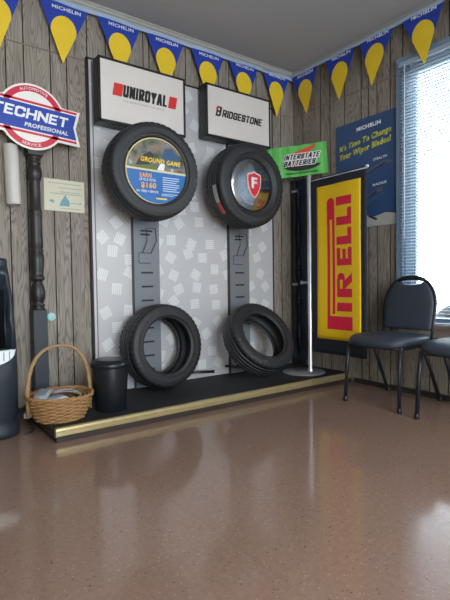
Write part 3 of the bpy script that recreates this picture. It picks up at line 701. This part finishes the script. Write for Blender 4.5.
# ---- banner stand
bs = thing('banner_stand', 'chrome pole stand holding a tall black and yellow banner with red PIRELLI lettering', 'banner stand', (-.242, -.416, .07), SIDE)
b = S(); b.lathe([(.165, 0), (.168, .003), (.166, .007), (.02, .014), (.0, .014)], (-.045, -.03, 0), seg=56, cap=False); b.smooth = False; b.build('round_base', mat('grey_metal_base', rgb(140, 143, 148), .35, .3, var=.06), bs)
b = S(); b.lathe([(.018, .01), (.018, .03), (.0165, .032), (.0165, .86), (.0175, .862), (.0175, .868), (.0165, .87), (.0165, 1.545), (.013, 1.552), (.0, 1.554)], seg=24, cap=False); b.build('pole', CHROME, bs)
b = S(); b.tube([(.0, 0, 1.500), (.545, 0, 1.500)], .005, 10); b.build('top_rod', CHROME, bs)
b = S(); b.lathe([(.0, .012), (.008, .010), (.012, 0), (.008, -.010), (.0, -.012)], (.545, -.006, 1.508), 'x', 14, cap=False); b.build('rod_knob', mat('pale_knob', rgb(210, 210, 212), .3, .3), bs)
b = MB(); b.box(-.085, -.014, -.008, .008, .705, .722).box(-.092, -.082, -.012, .012, .70, .727); b.build('side_clip', mat('clip_grey', rgb(140, 144, 150), .4, .5), bs)
# cloth: gently waved sheet
def wave(u, v): return .004 * math.sin(u * 16 + v * 1.3) + .003 * math.sin(v * 5 + u * 4)
def sheet(u0, u1, v0, v1, th0, th1, nu=24, nv=40):
    b = S(); vs = []; fs = []
    for th in (th0, th1):
        for j in range(nv + 1):
            for i in range(nu + 1):
                u = u0 + (u1 - u0) * i / nu; v = v0 + (v1 - v0) * j / nv; vs.append((u, -th - wave(u, v), v))
    K = (nu + 1) * (nv + 1)
    for j in range(nv):
        for i in range(nu):
            q = j * (nu + 1) + i; fs += [(q, q + nu + 1, q + nu + 2, q + 1), (K + q, K + q + 1, K + q + nu + 2, K + q + nu + 1)]
    for i in range(nu): fs += [(i, i + 1, K + i + 1, K + i), (nv * (nu + 1) + i, K + nv * (nu + 1) + i, K + nv * (nu + 1) + i + 1, nv * (nu + 1) + i + 1)]
    for j in range(nv): q = j * (nu + 1); q2 = q + nu; fs += [(q, K + q, K + q + nu + 1, q + nu + 1), (q2, q2 + nu + 1, K + q2 + nu + 1, K + q2)]
    b.add(vs, fs); return b
BO = sheet(.022, .532, .172, 1.512, -.008, -.002); cloth = BO.build('banner_cloth', mat('navy_black_cloth', rgb(26, 32, 44), .75, var=.08), bs)
yl = sheet(.078, .486, .283, 1.440, -.0025, .000).build('yellow_field', mat('banner_yellow', rgb(232, 190, 10), .6, var=.04, scale=3), cloth)
def redpoly(polys):
    b = MB()
    for pts in polys:
        bm = bmesh.new(); f = bm.faces.new([bm.verts.new((p[0], 0, p[1])) for p in pts])
        bmesh.ops.triangulate(bm, faces=[f])
        for _ in range(3): 
            bmesh.ops.subdivide_edges(bm, edges=[e for e in bm.edges if e.calc_length() > .05], cuts=1); bmesh.ops.triangulate(bm, faces=list(bm.faces))
        for fc in bm.faces:
            w3 = [v.co.copy() for v in fc.verts]
            n = 3; fr_ = [(p.x, -.0012 - wave(p.x, p.z), p.z) for p in w3]; bk = [(p.x, .001 - wave(p.x, p.z), p.z) for p in w3]
            b.add(fr_ + bk, [(0, 1, 2), (5, 4, 3)])
        bm.free()
    return b
def zz(z): return z - .07
L0, L1 = .268, .410
polys = []
def rz(u0, u1, z0_, z1_): polys.append(rect(u0, u1, zz(z0_), zz(z1_)))
# long looped P: block, two bars, rounded solid end
rz(.178, .414, .430, .530); rz(.178, .203, .530, 1.25); rz(.226, .250, .545, 1.25)
polys.append([(.178, zz(1.25)), (.250, zz(1.25))] + [(.214 + .036 * math.cos(a), zz(1.375) + .036 * math.sin(a)) for a in [PI * i / 10 for i in range(11)]])
rz(L0, L1, .568, .632)                                      # I
rz(L0, L1, .672, .735)                                      # R stem, bowl and leg
rz(L0, L0 + .026, .735, .80); rz(L0 + .054, L0 + .078, .735, .80); polys.append([(L0, zz(.80)), (L0 + .078, zz(.80)), (L0 + .070, zz(.838)), (L0 + .05, zz(.850)), (L0 + .028, zz(.850)), (L0 + .008, zz(.838))])
polys.append([(L0 + .075, zz(.735)), (L0 + .075, zz(.795)), (L1, zz(.850)), (L1, zz(.785))])
rz(L0, L1, .905, .955); rz(L0, L0 + .034, .955, 1.035); rz(L0 + .057, L0 + .087, .955, 1.025); rz(L1 - .034, L1, .955, 1.035)   # E
rz(L0, L1, 1.058, 1.118); rz(L1 - .036, L1, 1.118, 1.178)  # L
rz(L0, L1, 1.200, 1.260); rz(L1 - .036, L1, 1.260, 1.322)  # L
rz(L0, L1, 1.345, 1.408)                                    # I
redpoly(polys).build('red_lettering', mat('banner_red', rgb(214, 24, 62), .6), cloth)

# ---- wicker basket
WK = mat('honey_wicker', rgb(160, 120, 76), .5, var=.45, scale=45, bump=.3)
bk = thing('wicker_basket', 'honey coloured round wicker basket with a tall hoop handle holding papers', 'basket', (-2.205, -.435, .0715))
def brad(h): return .115 + .050 * (h / .125) ** .8
rows = 13; NS = 20; b = S()
for k in range(rows):
    h = .008 + k * .0098; pts = []; n = NS * 4
    for i in range(n):
        a = 2 * PI * i / n; ph = math.cos(NS / 2 * a + (PI if k % 2 else 0)); r = brad(h) + .0075 * ph
        pts.append((r * math.cos(a), r * .94 * math.sin(a), h + .0015 * math.sin(3 * a)))
    b.tube(pts, .0058, 6, closed=True)
for i in range(NS):
    a = 2 * PI * (i + .0) / NS; pts = [(brad(h) * math.cos(a), brad(h) * .94 * math.sin(a), h) for h in (.002, .03, .06, .09, .13)]
    b.tube(pts, .0034, 6)
b.build('woven_side', WK, bk)
b = S()
for ph in (0, PI):
    pts = []
    for i in range(96):
        a = 2 * PI * i / 96; pts.append(((.168 + .006 * math.cos(14 * a + ph)) * math.cos(a), (.168 + .006 * math.cos(14 * a + ph)) * .94 * math.sin(a), .131 + .006 * math.sin(14 * a + ph)))
    b.tube(pts, .0062, 6, closed=True)
b.build('braided_rim', WK, bk)
b = S()
for ph in (0, PI):
    pts = []
    for i in range(96):
        a = 2 * PI * i / 96; pts.append(((.116 + .004 * math.cos(16 * a + ph)) * math.cos(a), (.116 + .004 * math.cos(16 * a + ph)) * .94 * math.sin(a), .007 + .004 * math.sin(16 * a + ph)))
    b.tube(pts, .0055, 6, closed=True)
b.lathe([(.0, .004), (.112, .004), (.112, .010), (.0, .010)], seg=40, cap=False); b.build('base_ring', WK, bk)
b = S()
for ph in (0, 2 * PI / 3, 4 * PI / 3):
    pts = []
    for i in range(61):
        t_ = i / 60; a = PI * t_; x = -.166 * math.copysign(abs(math.cos(a)) ** .85, math.cos(a)); z = .12 + .275 * math.sin(a) ** .8 if 0 < t_ < 1 else .10
        if t_ in (0, 1): z = .03
        q = 26 * t_ + ph; pts.append((x + .0045 * math.cos(q), .0045 * math.sin(q), z))
    b.tube(pts, .0068, 6)
b.build('hoop_handle', mat('handle_wicker', rgb(160, 126, 86), .5, var=.25, scale=40), bk)
pc = [('white folded leaflet with grey print lying in the wicker basket', (226, 228, 234)), ('pale green folded leaflet at the right in the wicker basket', (164, 180, 140)),
      ('grey and white brochure at the left in the wicker basket', (170, 174, 180)), ('lavender grey leaflet under the others in the basket', (186, 184, 200))]
for i, (lb, c) in enumerate(pc):
    x, y, rz_ = [(-.03, -.03, .3), (.07, .03, -.5), (-.08, .02, 1.0), (.01, -.06, -.15)][i]
    zb = .108 + i * .014
    t = thing('leaflet', lb, 'leaflet', (-2.205 + x, -.435 + y, .0715 + zb), (math.radians([8, -10, 6, -7][i]), math.radians([-7, 12, -12, 5][i]), rz_), 'leaflets in the wicker basket')
    b = S(); n = 8
    for lay in range(2):
        rs = [[(-.06 + .12 * k / n, yy, .004 * lay + .012 * math.sin(PI * k / n) * (1 if lay else .5) + dz) for yy, dz in ((-.035, 0), (.035, 0), (.035, .001), (-.035, .001))] for k in range(n + 1)]
        b.rings(rs)
    b.smooth = False; b.build('folded_sheets', mat('leaf_%d' % i, rgb(*c), .5, var=.1, scale=60), t)
    b = MB(); b.box(-.04, .035, -.02, .018, .0165, .0175); b.build('printed_panel', mat('leafp_%d' % i, rgb(int(c[0] * .72), int(c[1] * .78), int(c[2] * .82)), .5), t)

# ---- trash can
tc_ = thing('trash_can', 'black plastic trash can with a swing lid, between the wicker basket and a tire', 'trash can', (-1.915, -.43, .0705))
b = S(); b.lathe([(.0, 0), (.084, 0), (.088, .004), (.103, .255), (.103, .262), (.097, .262), (.080, .01), (.0, .01)], seg=48, cap=False); b.smooth = False; b.build('bin_body', BLACKP, tc_)
b = S(); b.lathe([(.103, .246), (.109, .248), (.110, .268), (.107, .274), (.100, .278), (.090, .288), (.06, .291), (.0, .292)], seg=48, cap=False); b.build('lid', BLACKP, tc_)
b = MB(); b.art([(-.078, 0), (.078, 0), (.07, .004), (-.07, .004)], -.03, .03)
b = S(); b.lathe([(.088, .2885), (.087, .2915), (.080, .2900)], seg=40, cap=False); b.build('lid_rib', BLACKP, tc_)

# ---- water cooler at the left
wc = thing('water_cooler', 'black floor-standing water cooler cut off at the left by the wall corner', 'water cooler', (-2.56, -.23, 0))
CB = mat('cooler_black', rgb(38, 46, 54), .42, var=.06); CD = mat('cooler_dark', rgb(16, 18, 22), .4)
def sup(w, d, z, n=40, e=3.2, cy=0):
    out = []
    for i in range(n):
        a = 2 * PI * i / n; c, s = math.cos(a), math.sin(a)
        out.append((w * math.copysign(abs(c) ** (2 / e), c), cy + d * math.copysign(abs(s) ** (2 / e), s), z))
    return out
b = S(); b.rings([sup(.178, .168, 0), sup(.182, .172, .02), sup(.180, .170, .055), sup(.166, .158, .065), sup(.170, .160, .085), sup(.176, .166, .11), sup(.178, .166, .30), sup(.176, .165, .455)])
b.build('lower_body', CB, wc)
# upper hood: sides and arch around the dispensing recess
b = S()
def hood(z, w): return sup(w, .165, z)
zs = [(.455, .176), (.56, .172), (.66, .166), (.76, .158), (.84, .150), (.885, .143)]
def cut(ring, hw, depth=-.045):
    out = []
    for x, y, z in ring:
        if y < depth and abs(x) < hw: y = depth
        out.append((x, y, z))
    return out
rs = []
for z, w in zs:
    hw = .135 if z < .70 else .135 * math.sqrt(max(0, 1 - ((z - .70) / .15) ** 2)) if z < .85 else 0
    rs.append(cut(sup(w, .165, z, n=72), hw))
b.rings(rs); b.build('hood', CB, wc)
b = S(); b.rings([sup(.140, .150, .885), sup(.142, .152, .888), sup(.142, .152, .925), sup(.136, .146, .934), sup(.10, .10, .938)]); b.build('top_cap', CB, wc)
b = S(); b.box(-.12, .12, -.055, -.043, .46, .80); b.smooth = False; b.build('recess_back', CD, wc)
b = S(); b.lathe([(.012, 0), (.012, -.03), (.006, -.035)], (.055, -.055, .715), 'y', 12); b.tube([(.055, -.085, .72), (.055, -.09, .695), (.055, -.088, .68)], .009, 8); b.build('faucet', mat('faucet_grey', rgb(90, 94, 100), .3, .5), wc)
b = S(); b.lathe([(.012, 0), (.012, -.03), (.006, -.035)], (-.055, -.055, .715), 'y', 12); b.tube([(-.055, -.085, .72), (-.055, -.09, .695), (-.055, -.088, .68)], .009, 8); b.build('faucet', mat('faucet_grey', rgb(90, 94, 100), .3, .5), wc)
b = S()
pts = [(.158, .0), (.150, -.02), (.12, -.048), (.08, -.066), (.0, -.075), (-.08, -.066), (-.12, -.048), (-.150, -.02), (-.158, .0)]
rs = []
for h in (0.0, .004):
    pass
b.smooth = False
def frontY(x): return -.165 * (max(0, 1 - (abs(x) / .176) ** 3.2)) ** (1 / 3.2)
vs = []; fs = []; n = 24
for i in range(n + 1):
    x = -.160 + .320 * i / n; dep = .075 * math.sqrt(max(0, 1 - (x / .160) ** 2)); y = frontY(x) - .003
    vs += [(x, y, .455), (x, y, .455 - dep), (x, y + .012, .459), (x, y + .012, .455 - dep)]
for i in range(n): a = 4 * i; fs += [(a, a + 1, a + 5, a + 4), (a + 2, a + 6, a + 7, a + 3), (a, a + 4, a + 6, a + 2), (a + 1, a + 3, a + 7, a + 5)]
b.add(vs, fs); b.build('drip_tray', mat('white_glossy_tray', rgb(236, 240, 244), .15, var=.02), wc)
for i in range(9):
    x = -.12 + .03 * i; b = MB(); b.box(x - .003, x + .003, frontY(x) - .006, frontY(x) - .002, .455 - .05, .45); b.build('tray_slot', mat('tray_grey', rgb(150, 158, 166), .4), wc)

# ---- power plug and cord on the floor
cd = thing('power_cord', 'thin black cord with a small white plug between water cooler and basket', 'power cord', (-2.345, -.12, 0))
b = S(); b.tube([(-.03, -.26, .006), (.0, -.25, .006), (.022, -.22, .008), (.030, -.17, .012), (.026, -.12, .02), (.022, -.10, .035), (.022, -.10, .05)], .004, 8); b.build('cord', BLACKP, cd)
b = MB(); b.box(.0, .045, -.112, -.088, .045, .072).box(.008, .037, -.108, -.092, .072, .084); b.build('plug', mat('plug_white', rgb(186, 190, 194), .4), cd, bevel=.004)

# ---- window blind
bl = thing('window_blind', 'white horizontal mini blind hanging in front of the bright window', 'blind', (-.030, -1.84, z1), SIDE)
SL = bpy.data.materials.new('white_blind_slat'); SL.use_nodes = True; nt = SL.node_tree; P = nt.nodes['Principled BSDF']; P.inputs['Base Color'].default_value = rgb(206, 216, 226); P.inputs['Roughness'].default_value = .4
tl = nt.nodes.new('ShaderNodeBsdfTranslucent'); tl.inputs[0].default_value = rgb(206, 214, 220); ms = nt.nodes.new('ShaderNodeMixShader'); ms.inputs[0].default_value = .85
nt.links.new(P.outputs[0], ms.inputs[1]); nt.links.new(tl.outputs[0], ms.inputs[2]); nt.links.new(ms.outputs[0], nt.nodes['Material Output'].inputs[0])
ha, hb = -.765, .775
b = MB(); zt = .035; n = int((z1 - z0 - .05) / .0215); tilt = math.radians(-14)
for i in range(n):
    zc = -.03 - i * .0215; d = .0110
    b.rings([[(u, dd * math.cos(tilt), zc + dd * math.sin(tilt) + .0012 * (1 - (dd / d) ** 2) + th) for dd, th in ((-d, 0), (0, 0), (d, 0), (d, .0005), (0, .0005), (-d, .0005))] for u in (ha, hb)])
b.build('slats', SL, bl)
b = MB(); b.box(ha - .005, hb + .005, -.016, .016, -.028, .004); b.build('headrail', mat('rail_white', rgb(150, 166, 182), .4), bl, bevel=.002)
b = MB(); b.box(ha, hb, -.012, .012, z0 - z1 + .004, z0 - z1 + .016); b.build('bottom_rail', mat('rail_white2', rgb(210, 216, 222), .4), bl, bevel=.002)
for u in (ha + .09, 0, hb - .09):
    b = S(); b.tube([(u, -.0135, 0), (u, -.0135, z0 - z1 + .01)], .0009, 6); b.tube([(u, .0135, 0), (u, .0135, z0 - z1 + .01)], .0009, 6); b.build('ladder_cord', WHITEI, bl)
b = S(); b.tube([(ha + .045, -.021, -.02), (ha + .046, -.024, -1.2)], .0035, 8); b.build('tilt_wand', mat('clear_wand', rgb(226, 232, 238), .2), bl)

# ---- chairs
FAB = mat('navy_charcoal_vinyl', rgb(50, 58, 70), .5, var=.12, scale=60, bump=.3, bscale=400)
LEGM = mat('black_steel_tube', rgb(34, 38, 44), .38, .2)
def make_chair(label):
    t = thing('stacking_chair', label, 'chair', (-.270, -1.182, 0), SIDE, 'stacking chairs by the window')
    # seat cushion
    b = S(); prof = [(.90, .386), (.97, .390), (1.0, .402), (1.0, .418), (.975, .432), (.90, .441), (.70, .447), (.40, .450), (.05, .451)]
    rs = []
    for s_, z in prof:
        ring = []
        for i in range(48):
            a = 2 * PI * i / 48; c, s = math.cos(a), math.sin(a); e = 3.4 if s < 0 else 5
            x = .212 * s_ * math.copysign(abs(c) ** (2 / e), c); y = -.065 + .205 * s_ * math.copysign(abs(s) ** (2 / e), s)
            zz_ = z - (.012 * max(0, (-y - .15) / .12) if y < -.15 else 0)
            ring.append((x, y, zz_))
        rs.append(ring)
    b.rings(rs); b.build('seat', FAB, t)
    b = S(); b.tube([(-.19, .12, .378), (-.195, -.2, .378), (-.17, -.235, .378), (.17, -.235, .378), (.195, -.2, .378), (.19, .12, .378)], .010, 8, closed=True); b.build('seat_frame', LEGM, t)
    # back: arched tube and padded panel
    def bp(x, z): return (x, .135 + .070 * (z - .38) / .44, z)
    pts = [bp(-.178, .372), bp(-.182, .50), bp(-.188, .60)]
    for i in range(1, 20):
        a = PI - PI * i / 20; pts.append(bp(.190 * math.copysign(abs(math.cos(a)) ** .9, math.cos(a)), .60 + .215 * math.sin(a) ** .9))
    pts += [bp(.188, .60), bp(.182, .50), bp(.178, .372)]
    b = S(); b.tube(pts, .0095, 10); b.build('back_frame', LEGM, t)
    out = [(-.178, .475), (-.172, .462), (.172, .462), (.178, .475), (.183, .60)]
    arc_ = []
    for i in range(1, 24):
        a = PI * i / 24; x = .183 * math.copysign(abs(math.cos(a)) ** .9, math.cos(a)); z = .60 + .208 * math.sin(a) ** .9
        if abs(x) < .088: z = min(z, .772 - .018 * (1 - (abs(x) / .088) ** 2))
        arc_.append((x, z))
    out += arc_ + [(-.183, .60)]
    b = S(); rs = []
    cx, cz = 0, .62
    for th, sc in ((.004, .97), (.008, 1.0), (-.012, 1.0), (-.020, .96), (-.024, .85), (-.025, .5)):
        rs.append([((x - cx) * sc, bp(0, cz + (z - cz) * sc)[1] + th, cz + (z - cz) * sc) for x, z in out])
    b.rings(rs); b.build('backrest', FAB, t)
    b = S(); b.tube([bp(-.095, .788), bp(-.06, .797), bp(0, .800), bp(.06, .797), bp(.095, .788)], .010, 8); b.build('handle_rail', LEGM, t)
    for sx in (-1, 1):
        b = S(); b.tube([(sx * .188, -.215, .385), (sx * .193, -.232, .25), (sx * .199, -.243, .01)], [.0125, .0125, .0115], 10)
        lg = b.build('leg', LEGM, t)
        b = S(); b.lathe([(.0135, 0), (.015, .004), (.0145, .028), (.0125, .032)], (sx * .1995, -.244, 0), seg=12); b.build('foot_cap', BLACKP, lg)
        b = S(); b.tube([(sx * .186, .02, .378), (sx * .19, .10, .24), (sx * .195, .215, .01)], .0115, 10)
        lg = b.build('leg', LEGM, t)
        b = S(); b.lathe([(.0135, 0), (.015, .004), (.0145, .028), (.0125, .032)], (sx * .195, .217, 0), seg=12); b.build('foot_cap', BLACKP, lg)
    return t
def dup(root):
    r = root.copy(); COL.objects.link(r)
    for ch in list(root.children):
        c = ch.copy(); COL.objects.link(c); c.parent = r
        for g in list(ch.children): d = g.copy(); COL.objects.link(d); d.parent = c
    return r
ch1 = make_chair('dark padded stacking chair with arched back fully in view beside the banner stand')
ch2 = dup(ch1); ch2.location = (-.285, -1.700, 0); ch2.rotation_euler = (0, 0, -PI / 2 + .02)
ch2['label'] = 'second dark padded stacking chair, cut off by the picture edge, its back out of sight'

# ---- tire standing outside the window, building beyond
ot = thing('tire', 'dark tire standing outdoors, seen low through the window blind', 'tire', (.95, -1.035, .32), (0, 0, PI / 2))
src = t3
for ch in src.children: c = ch.copy(); COL.objects.link(c); c.parent = ot
